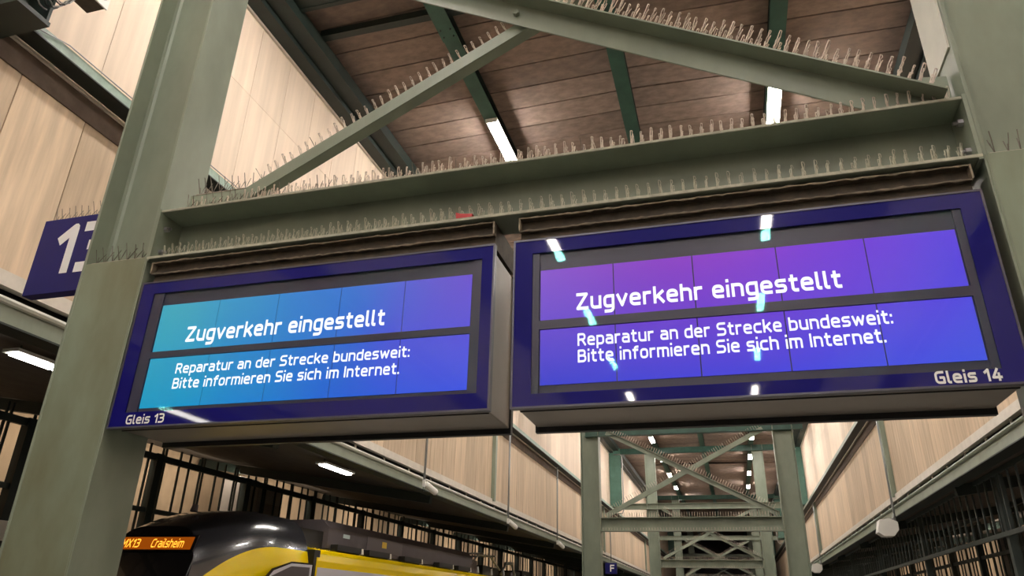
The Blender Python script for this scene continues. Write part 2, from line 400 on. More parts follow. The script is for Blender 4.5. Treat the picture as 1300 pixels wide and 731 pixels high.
def brace(y, p, q, h, leg, label, grp, legtop=True, bolts=()):
    """angle profile from p to q (bottom edge), vertical leg h high, horizontal leg reaching forward"""
    (xa, za), (xb, zb) = p, q
    t = thing('diagonal_brace', (xa, y, za), label, 'brace', grp)
    d = Vector((xb-xa, 0, zb-za)).normalized(); n = Vector((-d.z, 0, d.x))
    if n.z < 0: n = -n
    A = Vector((xa, y+.006, za)); B = Vector((xb, y+.006, zb))
    MB().bar(A+n*h/2, B+n*h/2, .012, h, n).build('upright_leg', GREEN, t)
    if legtop: MB().bar(A+n*(h-.006)+Vector((0, -leg/2, 0)), B+n*(h-.006)+Vector((0, -leg/2, 0)), leg, .012, n).build('flat_leg', GREEN, t)
    else: MB().bar(A+n*.006+Vector((0, leg/2, 0)), B+n*.006+Vector((0, leg/2, 0)), leg, .012, n).build('flat_leg', GREEN, t)
    for u, dz in bolts:
        c = A+(B-A)*u+n*dz
        MB().tube([c, c+Vector((0, -.035, 0))], .024, 6).build('bolt', STEEL if False else GREEN, t)
    return t

CL, CR = (-4.75, -4.13), (1.555, 2.175)
NF = 'near support frame'
column(*CL, 4.0, 'huge sage green steel column left of the left display board', 'columns of the near frame', True)
column(*CR, 4.0, 'huge sage green steel column right of the right display board', 'columns of the near frame', True)
pp = MB().ext([(4.03, 4.86), (4.415, 4.86), (4.415, 10.6), (4.03, 10.6)], 1.544, 1.5545, 'x').build('lit_face_strip', GREEN_PALE)  # pale strip paints lamplight onto the column's inner flange face
tag(pp, 'pale strip of painted lamplight up the inner face of the right column', 'strip')
crossbeam(4.0, 4.03, 4.462, -4.125, 1.55, 'wide green channel crossbeam above both display boards, lined with spikes', 'near crossbeam', True)
# gussets
g = thing('gusset_plate', (-3.65, 4.14, 4.46), 'bolted green gusset plate at the foot of the left diagonal', 'gusset', 'gusset plates of the near frame')
MB().ext([(-4.0, 4.462), (-3.25, 4.462), (-3.25, 4.62), (-3.35, 4.67), (-4.0, 4.67)], 4.15, 4.165, 'y').build('plate', GREEN, g)
for x in (-3.75, -3.55): MB().tube([(x, 4.155, 4.54), (x, 4.12, 4.54)], .03, 6).build('bolt', RUST, g)
g = thing('gusset_plate', (1.25, 4.14, 4.46), 'bolted green gusset plate where the right diagonal meets the right column', 'gusset', 'gusset plates of the near frame')
MB().ext([(.95, 4.462), (1.54, 4.462), (1.54, 4.74), (1.40, 4.76)], 4.155, 4.17, 'y').build('plate', GREEN, g)
for x in (1.15, 1.35): MB().tube([(x, 4.155, 4.53), (x, 4.12, 4.53)], .03, 6).build('bolt', RUST, g)
def near_brace(y, bot, top, xs, xe, leg, label, pts, legtop, bolt=None):
    t = thing('diagonal_brace', (xs, y, 4.464), label, 'brace', 'diagonals of the near frame')
    MB().ext(pts, y, y+.012, 'y').build('upright_leg', GREEN, t)
    f = top if legtop else bot
    s_ = -.006 if legtop else .006
    a, b = (xs, xe)
    MB().bar((a, y+(-leg/2 if legtop else leg/2+.012), f(a)+s_), (b, y+(-leg/2 if legtop else leg/2+.012), f(b)+s_), leg, .012).build('flat_leg', GREEN, t)
    if bolt: MB().tube([(bolt[0], y+.002, bolt[1]), (bolt[0], y-.035, bolt[1])], .026, 6).build('bolt', GREEN, t)
    return t
lb = lambda x: 4.781+.529*(x+2.983)
lt = lambda x: lb(x)+.105
rb = lambda x: 5.727-.5455*(x+1.184)
rt = lambda x: rb(x)+.215
near_brace(4.115, lb, lt, -3.55, 1.3, .09, 'flat green diagonal rising from the beam\'s left end to the crossing bolt',
    [(-3.58, 4.464), (1.3, lb(1.3)), (1.3, lt(1.3)), (-3.74, 4.50), (-3.74, 4.464)], False)
near_brace(4.07, rb, rt, 1.455, -3.9, .13, 'broad green diagonal falling from the crossing bolt to the right column',
    [(1.13, 4.464), (1.455, 4.464), (1.455, rt(1.455)), (-3.9, rt(-3.9)), (-3.9, rb(-3.9))], True, (-1.236, 5.86))
# its spikes
webish = lambda u: random.choice(WEB) if random.random() < (.25 if u < .12 else .55 if u < .25 else .97) else random.choice(THIN)
spikes((-3.95, 4.05, 4.464), (1.5, 4.05, 4.464), 84, 'long row of dusty bird spikes on the crossbeam\'s top flange', webish, sc=(.95, 1.15), rows=(0, .06))
spikes((-4.05, 4.03, 4.051), (1.5, 4.03, 4.051), 78, 'row of bird spikes along the crossbeam\'s lower flange above the boards', lambda u: random.choice(GRN), sc=(.95, 1.1), rows=(0, .05))
spikes((-3.96, 4.16, 4.672), (-3.40, 4.16, 4.672), 9, 'short row of bare bird spikes on the left gusset plate', lambda u: random.choice(THIN), sc=(1, 1.2))
dl = lt
spikes((-3.35, 4.13, dl(-3.35)), (-1.30, 4.13, dl(-1.30)), 33, 'row of bird spikes along the left diagonal\'s upper edge', lambda u: random.choice(THIN) if random.random() > .2+u*2.5 else random.choice(WEB), tilt=-.42, sc=(.9, 1.05))
dr = rt
spikes((1.40, 3.99, dr(1.40)), (-1.7, 3.99, dr(-1.7)), 56, 'double row of web-coated bird spikes along the right diagonal\'s upper edge', lambda u: random.choice(WEB), tilt=.40, sc=(1.0, 1.25), rows=(-.04, .06))
spikes((CL[0]+.06, 4.03, 4.064), (CL[1]-.05, 4.03, 4.064), 7, 'few bare bird spikes standing on the left column\'s ledge', lambda u: random.choice(THIN), sc=(1, 1.2))
spikes((CR[0]+.04, 4.03, 4.064), (CR[1]-.05, 4.03, 4.064), 8, 'few bare bird spikes standing on the right column\'s ledge', lambda u: random.choice(THIN), sc=(1, 1.2))
# red clip on the lower flange
t = MB().ext([(-1.60, 4.052), (-1.49, 4.052), (-1.485, 4.075), (-1.57, 4.085), (-1.605, 4.10)], 3.985, 4.02, 'y').build('clip', RED); tag(t, 'small red plastic clip lying on the beam\'s lower flange', 'clip')

# far frames
FY = (24.6, 45.2, 65.5, 86.0)
nm = ('second', 'third', 'fourth', 'fifth')
for i, y in enumerate(FY):
    o = nm[i]+' frame down the platform'
    column(*CL, y, 'slim-looking green steel column on the left of the '+o, 'far frame columns')
    column(*CR, y, 'slim-looking green steel column on the right of the '+o, 'far frame columns')
    crossbeam(y, 4.03, 4.462, CL[1], CR[0], 'green crossbeam between the columns of the '+o, 'far crossbeams')
    brace(y+.10, (-3.9, 4.46), (1.3, 7.15), .15, .10, 'green diagonal rising to the right in the '+o, 'far diagonals', legtop=False)
    brace(y+.05, (1.42, 4.46), (-3.9, 7.20), .15, .10, 'green diagonal rising to the left in the '+o, 'far diagonals')
    if i < 3:
        g_ = 'spike strips on the far frames'
        far_spikes((CL[1]+.05, y+.05, 4.463), (CR[0]-.05, y+.05, 4.463), 70, 'row of spikes on the lower crossbeam of the '+o, g_)
        far_spikes((CL[1]+.05, y+.01, 4.05), (CR[0]-.05, y+.01, 4.05), 60, 'row of spikes inside the crossbeam channel of the '+o, g_, h=.09)
        far_spikes((-3.8, y+.14, 4.46+.05+.17), (1.2, y+.14, 7.10+.17), 70, 'spikes on the right-rising diagonal of the '+o, g_, tilt=-.47)
        far_spikes((1.35, y, 4.50+.17), (-3.8, y, 7.15+.17), 70, 'spikes on the left-rising diagonal of the '+o, g_, tilt=.47)
# hall portals at every frame: posts hanging at the walls and a tie beam
for i, y in enumerate((4.0,)+FY):
    o = ('near', 'second', 'third', 'fourth', 'fifth')[i]
    for s, x in (('left', XL), ('right', XR)):
        d = 1 if s == 'left' else -1
        t = thing('portal_post', (x+d*.3, y, 7.4), 'dark teal hanging roof post on the '+s+' wall at the '+o+' frame', 'post', 'hanging roof posts')
        mt = DARK if i == 0 else TEAL_POST
        zb0 = (6.97, 8.3, 7.45, 7.45, 7.45)[i]
        MB().box(*sorted((x+d*.02, x+d*.70)), y-.30, y-.27, zb0, 10.9).build('flange', mt, t)
        MB().box(*sorted((x+d*.02, x+d*.70)), y+.02, y+.05, zb0, 10.9).build('flange', mt, t)
        MB().box(*sorted((x+d*.34, x+d*.36)), y-.27, y+.02, zb0, 10.9).build('web', mt, t)
        MB().box(*sorted((x+d*.02, x+d*.72)), y-.31, y+.06, zb0-.05, zb0).build('foot_plate', mt, t)
        if i > 1:
            c = thing('conduit', (x+d*.8, y, 7), 'grey cable conduit bent around the '+s+' roof post at the '+o+' frame', 'pipe', 'bent conduits')
            MB().tube([(x+d*.30, y-.33, 10.5), (x+d*.70, y-.33, 10.5), (x+d*.80, y-.33, 10.38), (x+d*.82, y-.33, 10.1), (x+d*.82, y-.33, 7.2), (x+d*.74, y-.33, 7.0), (x+d*.4, y-.33, 6.98)], .035, 8).build('pipe', GREYPOLE, c, smooth=True)
    if i:
        t = thing('tie_beam', (XC, y, 7.3), 'green tie beam between the roof posts at the '+o+' frame', 'beam', 'portal tie beams')
        xa, xb, dz, tm = (-4.6, 2.5, -.12, TEAL) if i == 1 else (XL+.1, XR-.1, 0, GREEN)
        MB().box(xa, xb, y-.02, y+.18, 7.58+dz, 7.60+dz).build('top_flange', tm, t)
        MB().box(xa, xb, y-.02, y+.18, 7.26+dz, 7.28+dz).build('bottom_flange', tm, t)
        MB().box(xa, xb, y+.14, y+.16, 7.28+dz, 7.58+dz).build('web', tm, t)
    t = thing('roof_girder', (XC, y, 10.7), 'dark green roof girder across the hall over the '+o+' frame', 'beam', 'roof girders')
    MB().box(XL+.1, XR-.1, y-.10, y+.14, 10.55, 10.57).build('bottom_flange', TEAL, t)
    MB().box(XL+.1, XR-.1, y+.01, y+.03, 10.57, 10.90).build('web', TEAL, t)

# junction box and cables on the near left post
t = thing('lamp_box', (-6.2, 4.2, 7.6), 'small two-eyed box hanging among cables in the upper left corner', 'box')
MB().box(-6.28, -6.03, 4.15, 4.45, 7.50, 7.72).build('box_body', RUST, t, bevel=.008)
MB().box(-6.03, -6.012, 4.14, 4.46, 7.49, 7.73).build('face_plate', WHITEPL, t)
for y_ in (4.22, 4.37): MB().tube([(-6.012, y_, 7.61), (-6.0, y_, 7.61)], .05, 12).build('lens', GREYPOLE, t)
t = thing('cable_bundle', (-6.5, 4.05, 7.3), 'loose dark cables dangling from the post in the upper left corner', 'cable')
rd = random.Random(3)
for k in range(5):
    a = Vector((-6.15, 3.8+.05*k, 7.12+.04*k)); b = Vector((-6.35+.06*k, 4.25, 7.5+.04*k))
    MB().tube([a.lerp(b, u)+Vector((rd.uniform(-.02, .02), 0, -.18*math.sin(math.pi*u))) for u in [j/8 for j in range(9)]], .009, 5).build('cable', BLACK if k % 2 else GREYPOLE, t)
MB().tube([(-6.60, 1.5, 7.07), (-6.58, 3.0, 7.06), (-6.57, 4.0, 7.08), (-6.58, 4.6, 7.25), (-6.58, 20, 7.26)], .008, 5).build('cable', GREYPOLE, t)

# ------------------------------------------------------------------ display boards
def board(x0, x1, ix0, ix1, sx, zz, side, smat):
    Yf = 4.0; z0, z1 = 2.722, 3.835
    L = side == 'left'
    t = thing('train_display_board', ((x0+x1)/2, 4.28, z0), 'blue-framed train display board, '+('turquoise to violet screen, marked Gleis 13' if L else 'violet screen, marked Gleis 14'), 'display board', 'display boards')
    MB().box(x0+.03, x1-.03, 4.035, 4.53, z0+.012, z1-.015).build('housing', HOUSING, t, bevel=.006)
    MB().box(x0+.02, x1-.02, 4.53, 4.575, z0-.022, z1).build('rear_frame', BLACK, t)
    MB().box(x0+.035, x1-.035, 4.10, 4.11, z0+.006, z0+.0125).build('service_seam', BLACK, t)
    def ring(a0, a1, b0, b1, c0, c1, d0, d1, ya, yb):
        r = MB(); r.box(a0, c0, ya, yb, b0, b1); r.box(c1, a1, ya, yb, b0, b1); r.box(c0, c1, ya, yb, b0, d0); r.box(c0, c1, ya, yb, d1, b1); return r
    iz0, iz1 = zz[0], zz[1]
    ring(x0, x1, z0, z1, x0+.012, x1-.012, z0+.012, z1-.012, Yf-.004, 4.04).build('rim', RIM, t)
    ring(x0+.012, x1-.012, z0+.012, z1-.012, ix0, ix1, iz0, iz1, Yf, Yf+.006).build('blue_border', BLUE, t)
    Ys = 4.014; k = Ys/4
    S = lambda x: x*k
    Z = lambda z: R+(z-R)*k
    rz = zz[2:]     # row limits: top row z0,z1, bottom row z0,z1
    # dark mask ring and bar between the rows
    MB().box(ix0-.01, ix1+.01, Ys+.006, Ys+.014, iz0-.01, iz1+.01).build('mask_plate', RECESS, t)
    b = MB(); b.box(ix0-.01, S(sx[0])-.004, Ys-.006, Ys+.006, iz0-.01, iz1+.01); b.box(S(sx[-1])+.004, ix1+.01, Ys-.006, Ys+.006, iz0-.01, iz1+.01)
    b.build('mask_side', RECESS, t)
    MB().box(S(sx[0])-.004, S(sx[-1])+.004, Ys-.006, Ys+.006, Z(rz[3])+.004, Z(rz[0])-.004).build('mask_bar', RECESS, t)
    for r in (0, 2):
        for i in range(5):
            MB().box(S(sx[i])+.0036, S(sx[i+1])-.0036, Ys, Ys+.006, Z(rz[r]), Z(rz[r+1])).build('display_panel', smat, t)
    MB().box(ix0, ix1, Yf+.0015, Yf+.0035, iz0, iz1).build('glass_pane', GLASS, t)
    # mounting rails above the board, with dusty edges
    MB().box(x0+.03, x1-.02, 4.06, 4.50, 3.84, 4.025).build('mounting_box', RUST, t)
    MB().box(x0+.03, x1-.02, 4.015, 4.06, 4.0, 4.012).build('mounting_rail', RUST, t)
    MB().box(x0+.03, x1-.02, 4.03, 4.06, 3.915, 3.925).build('mounting_rail', RUST, t)
    for zq, yq in ((4.004, 4.012), (3.918, 4.028)):
        pts = []; n = 90
        for i in range(n+1):
            u = i/n; pts.append((x0+.03+(x1-x0-.05)*u, yq+random.uniform(-.002, .002), zq+random.uniform(-.004, .004)))
        MB().tube(pts, [random.choice((.004, .005, .006, .009)) for _ in pts], 5).build('dust_edge', RAILDUST, t)
    for xx in (x0+.03, x1-.02): MB().box(xx-.005, xx+.005, 4.01, 4.06, 3.918, 4.01).build('rail_end', RAILDUST, t)
    return t

GL = {
 'a': (4, [[(.5, 5), (4, 5, 1.6), (4, 0)], [(4, 2.9), (0, 2.9, 1.2), (0, 0, 1.2), (4, 0)]]),
 'b': (4, [[(0, 7), (0, 0)], [(0, 5), (4, 5, 1.6), (4, 0, 1.6), (0, 0)]]),
 'c': (3.6, [[(3.6, 5), (0, 5, 1.8), (0, 0, 1.8), (3.6, 0)]]),
 'd': (4, [[(4, 7), (4, 0)], [(4, 5), (0, 5, 1.6), (0, 0, 1.6), (4, 0)]]),
 'e': (4, [[(3.8, 0), (0, 0, 1.8), (0, 5, 1.8), (4, 5, 1.8), (4, 2.6), (0, 2.6)]]),
 'f': (2.8, [[(2.9, 7), (1, 7, 1.3), (1, 0)], [(0, 5), (2.7, 5)]]),
 'g': (4, [[(4, 5), (0, 5, 1.6), (0, 0, 1.6), (4, 0)], [(4, 5), (4, -2, 1.5), (.4, -2)]]),
 'h': (4, [[(0, 7), (0, 0)], [(0, 5), (4, 5, 1.6), (4, 0)]]),
 'i': (0, [[(0, 4.6), (0, 0)], [(0, 7.2), (0, 7.3)]]),
 'k': (3.8, [[(0, 7), (0, 0)], [(3.6, 5), (.2, 2)], [(1.4, 3), (3.8, 0)]]),
 'l': (1.0, [[(0, 7), (0, 0, .9), (1.1, 0)]]),
 'm': (6.4, [[(0, 5), (0, 0)], [(0, 5), (3.2, 5, 1.3), (3.2, 0)], [(3.2, 5), (6.4, 5, 1.3), (6.4, 0)]]),
 'n': (4, [[(0, 5), (0, 0)], [(0, 5), (4, 5, 1.6), (4, 0)]]),
 'o': (4, [[(2, 5), (0, 5, 1.7), (0, 0, 1.7), (4, 0, 1.7), (4, 5, 1.7), (2, 5)]]),
 'p': (4, [[(0, 5), (0, -2)], [(0, 5), (4, 5, 1.6), (4, 0, 1.6), (0, 0)]]),
 'r': (2.6, [[(0, 5), (0, 0)], [(0, 3.4), (.3, 5, 1.2), (2.6, 5)]]),
 's': (3.7, [[(3.6, 5), (0, 5, 1.15), (0, 2.6, 1.15), (3.7, 2.6, 1.15), (3.7, 0, 1.15), (0, 0)]]),
 't': (2.7, [[(.9, 6.7), (.9, 0, 1.2), (2.7, 0)], [(0, 5), (2.6, 5)]]),
 'u': (4, [[(0, 5), (0, 0, 1.6), (4, 0)], [(4, 5), (4, 0)]]),
 'v': (4, [[(0, 5), (2, 0), (4, 5)]]),
 'w': (6, [[(0, 5), (1.4, 0), (3, 4.6), (4.6, 0), (6, 5)]]),
 'Z': (4.7, [[(0, 7), (4.5, 7), (0, 0), (4.7, 0)]]),
 'R': (4.6, [[(0, 0), (0, 7), (4.3, 7, 1.6), (4.3, 3.4, 1.6), (0, 3.4)], [(2.5, 3.4), (4.6, 0)]]),
 'B': (4.6, [[(0, 0), (0, 7), (4.2, 7, 1.5), (4.2, 3.7, 1.5), (0, 3.7)], [(0, 3.7), (4.6, 3.7, 1.7), (4.6, 0, 1.7), (0, 0)]]),
 'S': (4.6, [[(4.4, 7), (0, 7, 1.6), (0, 3.6, 1.6), (4.6, 3.6, 1.6), (4.6, 0, 1.6), (0, 0)]]),
 'I': (0, [[(0, 7), (0, 0)]]),
 'G': (4.6, [[(4.3, 7), (0, 7, 2.2), (0, 0, 2.2), (4.6, 0), (4.6, 3.4), (2.7, 3.4)]]),
 'C': (4.4, [[(4.4, 7), (0, 7, 2), (0, 0, 2), (4.4, 0)]]),
 'M': (5, [[(0, 0), (0, 7), (2.5, 2.6), (5, 7), (5, 0)]]),
 'X': (4.4, [[(0, 7), (4.4, 0)], [(0, 0), (4.4, 7)]]),
 'F': (4, [[(0, 0), (0, 7), (4, 7)], [(0, 3.6), (3.5, 3.6)]]),
 '1': (1.9, [[(0, 5.3), (1.9, 7), (1.9, 0)]]),
 '3': (4.2, [[(0, 7), (4, 7, 1.6), (4, 3.7, 1.6), (1.3, 3.7)], [(1.3, 3.7), (4.2, 3.7, 1.8), (4.2, 0, 1.8), (0, 0)]]),
 '4': (4.6, [[(2.8, 7), (0, 1.7), (4.6, 1.7)], [(3.4, 4), (3.4, 0)]]),
 ':': (0, [[(0, 0), (0, .15)], [(0, 4.2), (0, 4.35)]]), '.': (0, [[(0, 0), (0, .15)]])}
def stroke_path(pts):
    out = []
    for i, p in enumerate(pts):
        P_ = Vector((p[0], p[1]))
        if len(p) == 3 and 0 < i < len(pts)-1:
            a = Vector(pts[i-1][:2])-P_; b = Vector(pts[i+1][:2])-P_
            r1 = min(p[2]*.95, a.length*.5 if len(pts[i-1]) == 3 else a.length); r2 = min(p[2]*.95, b.length*.5 if len(pts[i+1]) == 3 else b.length)
            A = P_+a.normalized()*r1; B = P_+b.normalized()*r2; c1 = P_+a.normalized()*r1*.42; c2 = P_+b.normalized()*r2*.42
            for k_ in range(7):
                t = k_/6; out.append(A*(1-t)**3+c1*3*t*(1-t)**2+c2*3*t*t*(1-t)+B*t**3)
        else: out.append(P_)
    return out
def text(name, s, mt, parent, xl, xr, zb, capz, y, wt=1.05, gap=1.75):
    """monoline lettering set between xl and xr on baseline zb with its capitals reaching capz"""
    V = []; F = []; cx = wt/2; N_ = {}
    def disc(p):
        n = len(V); V.extend((p.x+wt/2*math.cos(a*math.pi/4+.39), p.y+wt/2*math.sin(a*math.pi/4+.39)) for a in range(8)); F.append(tuple(range(n, n+8)))
    for ch in s:
        if ch == ' ': cx += 3.3; continue
        adv, paths = GL[ch]
        for pa in paths:
            q = [Vector((v.x+cx, wt/2+v.y*(7-wt)/7 if v.y >= 0 else wt/2+v.y)) for v in stroke_path(pa)]
            if (q[1]-q[0]).length > 1e-6 and (q[-1]-q[0]).length > 1e-3:
                q[0] = q[0]-(q[1]-q[0]).normalized()*wt*.46; q[-1] = q[-1]+(q[-1]-q[-2]).normalized()*wt*.46
            for i in range(len(q)-1):
                d = (q[i+1]-q[i])
                if d.length < 1e-5: continue
                nrm = Vector((-d.y, d.x)).normalized()*wt/2; n = len(V)
                V.extend(((q[i]+nrm)[:], (q[i]-nrm)[:], (q[i+1]-nrm)[:], (q[i+1]+nrm)[:])); F.append((n, n+1, n+2, n+3))
                if i: disc(q[i])
                elif mt is TEXTW and False: disc(q[i])
        cx += adv+wt+gap-.75
    mx_ = max(v[0] for v in V); kx = (xr-xl)/mx_; kz = (capz-zb)/7; og = worg(parent)
    me = bpy.data.meshes.new(name)
    for fi, f_ in enumerate(F):
        for vi in f_: N_[vi] = fi*1.2e-5/max(1, len(F)/150)
    me.from_pydata([(xl+v[0]*kx-og.x, y-N_[i]-og.y, zb+v[1]*kz-og.z) for i, v in enumerate(V)], [], F); me.materials.append(mt)
    o = bpy.data.objects.new(name, me); C.objects.link(o); o.parent = parent; return o

SL = screen_mat('gleis_13_screen', -3.88, -1.465, 2.86, 3.63,
    [(62, 165, 182), (58, 148, 192), (45, 122, 202), (70, 98, 204), (118, 72, 198)], [(0, 155, 188), (5, 130, 198), (12, 98, 203), (25, 82, 208), (62, 80, 222)], 1.0)
SR = screen_mat('gleis_14_screen', -1.01, 1.325, 2.86, 3.60,
    [(135, 95, 205), (135, 60, 190), (140, 62, 195), (120, 60, 210), (88, 62, 215)], [(55, 62, 200), (65, 65, 210), (68, 62, 212), (68, 72, 218), (58, 78, 220)], 1.0)
bl = board(-4.11, -1.318, -3.985, -1.405, (-3.878, -3.383, -2.897, -2.411, -1.938, -1.465), (2.832, 3.735, 3.270, 3.628, 2.857, 3.215), 'left', SL)
br_ = board(-1.19, 1.502, -1.065, 1.375, (-1.013, -.553, -.081, .392, .863, 1.325), (2.808, 3.732, 3.268, 3.604, 2.857, 3.203), 'right', SR)
k = 4.0125/4; Ky = lambda z: R+(z-R)*k
def stext(par, s, a, b, z, c, nm, wt=1.3): text(nm, s, TEXTW, par, a*k, b*k, Ky(z), Ky(c), 4.0125, wt)
stext(bl, 'Zugverkehr eingestellt', -3.613, -2.063, 3.324, 3.441, 'headline')
stext(bl, 'Reparatur an der Strecke bundesweit:', -3.638, -1.864, 3.092, 3.168, 'notice_line', 1.2)
stext(bl, 'Bitte informieren Sie sich im Internet.', -3.638, -1.925, 2.983, 3.060, 'notice_line', 1.2)
stext(br_, 'Zugverkehr eingestellt', -.785, .712, 3.315, 3.427, 'headline')
stext(br_, 'Reparatur an der Strecke bundesweit:', -.78, .928, 3.085, 3.165, 'notice_line', 1.2)
stext(br_, 'Bitte informieren Sie sich im Internet.', -.78, .878, 2.982, 3.062, 'notice_line', 1.2)
text('platform_number', 'Gleis 13', WHITE, bl, -3.959, -3.642, 2.747, 2.813, 3.9985, 1.25)
text('platform_number', 'Gleis 14', WHITE, br_, 1.066, 1.367, 2.743, 2.811, 3.9985, 1.4)

# platform number plate 13
t = thing('platform_number_sign', (-5.2, 4.35, 4.0), 'blue square sign with a white 13, half hidden behind the left column', 'sign')
MB().box(-5.69, -4.77, 4.30, 4.40, 4.005, 4.74).build('box_body', BLUESIGN, t, bevel=.004)
text('numerals', '13', WHITE, t, -5.47, -4.86, 4.18, 4.67, 4.2985, 1.35)
spikes((-5.66, 4.35, 4.742), (-4.80, 4.35, 4.742), 12, 'bare bird spikes on top of the blue 13 sign', lambda u: random.choice(THIN), sc=(1, 1.2))

# ------------------------------------------------------------------ loudspeakers on poles
def speaker(x, y, z, side, label, grp):
    s = 1 if side == 'left' else -1
    t = thing('loudspeaker', (x, y, z), label, 'loudspeaker', grp)
    MB().tube([(x, y, 7.05 if side == 'left' else 7.0), (x, y, z+.10)], .03, 8).build('pole', GREYPOLE, t, smooth=True)
    MB().box(x-.03, x+.03, y-.03, y+.03, z-.02, z+.14).build('bracket', WHITEPL, t)
    p = Vector((x+s*.02, y+.03, z+.06)); q = p+Vector((s*.16, .30, -.17))
    if side == 'left':
        MB().tube([p, p+(q-p)*.06, p+(q-p)*.94, q], [.055, .075, .075, .06], 14).build('case', WHITEPL, t, smooth=False)
        MB().tube([q, q+(q-p)*.04], .058, 14).build('grille', GREYPOLE, t)
    else:
        MB().tube([(x, y, z+.35), (x-.06, y-.05, z+.2), (x-.02, y, z+.05), (x-.1, y, z)], .022, 6).build('bent_arm', GREYPOLE, t)
        c = Vector((x-.25, y-.08, z-.02))
        MB().ext([(c.x+a_*1.5, c.z+b_*1.4) for a_, b_ in ((-.17, -.10), (-.08, -.17), (.08, -.17), (.17, -.06), (.17, .08), (.04, .15), (-.12, .12))], c.y-.2, c.y+.2, 'y').build('case', WHITEPL, t, bevel=.01)
    MB().tube([p+Vector((0, 0, 0)), (x, y+.05, z-.12), (x-s*.05, y+.08, z-.10), (x-.01, y, z)], .008, 5).build('cable', BLACK, t)
for i, (y, z) in enumerate(((15.8, 4.18), (22.7, 4.10), (29.7, 4.05), (36.6, 4.02), (43.5, 4.02))):
    speaker(-6.72, y, z, 'left', 'white tubular loudspeaker on a long pole at the left wall, '+('nearest', 'second', 'third', 'fourth', 'fifth')[i]+' from the viewer', 'loudspeakers along the left wall')
for i, (y, z) in enumerate(((21.9, 3.86), (41.5, 3.9))):
    speaker(4.17, y, z, 'right', ('white boxy loudspeaker under the right wall beside the double pole', 'small distant white loudspeaker under the right wall')[i], 'loudspeakers along the right wall')

# ------------------------------------------------------------------ side roofs, far walls and lattices
def side(side_):
    s = -1 if side_ == 'left' else 1; x = XL if s < 0 else XR
    xo = x+s*7.6
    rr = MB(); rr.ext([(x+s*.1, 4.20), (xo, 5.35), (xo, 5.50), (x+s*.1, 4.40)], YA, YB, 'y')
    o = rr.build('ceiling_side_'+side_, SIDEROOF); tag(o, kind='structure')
    o = MB().box(*sorted((x+s*7.3, x+s*7.5)), YA, YB, -.9, 5.5).build('wall_far_'+side_, FARCREAM); tag(o, kind='structure')
    # rafters under the side roof
    for i in range(11):
        y = 3.6+i*6.8
        t = thing('side_rafter', (x+s*3, y, 4.4), 'dark sloping rafter under the '+side_+' side roof', 'beam', side_+' side roof rafters')
        MB().bar((x+s*.2, y, 4.08), (x+s*7.2, y, 5.15), .16, .22).build('rafter_body', DARK, t)
    # steel lattice between the tracks
    xl = x+s*(5.6 if s < 0 else 3.2)
    lm = DARK if s < 0 else LATT
    t = thing('steel_lattice', (xl, 0, 0), 'long dark steel lattice of posts, rails and thin bars behind the '+side_+' track', 'lattice', 'steel lattices')
    for z, h in ((4.62, .14), (3.46, .10), (1.6, .12)):
        MB().box(xl-.04, xl+.04, YA/3, 80, z-h/2, z+h/2).build('rail', LATT, t)
    post = MB().box(-.09, .09, -.10, .10, 0, 4.9 if s < 0 else 4.6).mesh('post', lm)
    bar = MB().box(-.018, .018, -.022, .022, 0, 3.35 if s < 0 else 2.95).mesh('bar', lm)
    for i in range(26): put('post', post, t, (xl, -6.9+i*3.4+.3, -.2))
    y = 4.0; i = 0
    while y < 78:
        put('bar', bar, t, (xl, y, 1.55)); y += (.42, .10, .50, .34)[i % 4]*(1.0 if y < 30 else 1.25); i += 1
side('left'); side('right')
t = thing('hanging_lattice', (4.85, 0, 3.1), 'row of dark hanging bars right under the right gutter beam', 'lattice')
for z in (3.12, 4.20): MB().box(4.82, 4.88, 2, 70, z-.04, z+.04).build('rail', LATT, t)
hb = MB().box(-.016, .016, -.02, .02, 0, 1.1).mesh('bar', LATT)
for i in range(130): put('bar', hb, t, (4.85, 5+i*.46, 3.12))
hp = MB().box(-.07, .07, -.07, .07, 0, 4.95).mesh('post', LATT)
for i in range(9): put('post', hp, t, (4.95, 9.2+i*6.8, -.75))
o = MB().box(-20, 18, YB, YB+.3, -1, 12).build('wall_end', ENDGREY); tag(o, kind='structure')
o = MB().box(-20, 18, YA-.3, YA, -1, 12).build('wall_back', ENDGREY); tag(o, kind='structure')

def side_lamp(x, y, z, label):
    t = thing('side_tube_lamp', (x, y, z), label, 'lamp', 'tube lamps under the side roofs')
    MB().box(x-.12, x+.12, y-.62, y+.62, z+.03, z+.07).build('housing', WHITEPL, t)
    for yy in (y-.30, y+.30): MB().box(x-.065, x+.065, yy-.28, yy+.28, z, z+.03).build('tube', STUBE, t, bevel=.01)
    for yy in (y-.5, y+.5): MB().tube([(x, yy, z+.07), (x, yy, z+.35)], .01, 5).build('hanger', DARK, t)
for y, lb_ in ((-17.2, 'farthest behind the viewer'), (-9.0, 'second behind the viewer'), (-1.0, 'beside the viewer, mirrored in the left board'), (6.55, 'beside the left column'), (13.55, 'above the train roof'), (45, 'tiny and far along the track')):
    side_lamp(-7.75, y, 4.17, 'white tube lamp under the left side roof, '+lb_)
for y, lb_ in ((-9.0, 'behind the viewer'), (-1.0, 'beside the viewer'), (6.55, 'just out of view'), (12.5, 'over the near part of the right track')):  # added lamps out of view, brightening the right underside and bars
    side_lamp(6.4, y, 4.2, 'unseen tube lamp added to light the right side roof, '+lb_)
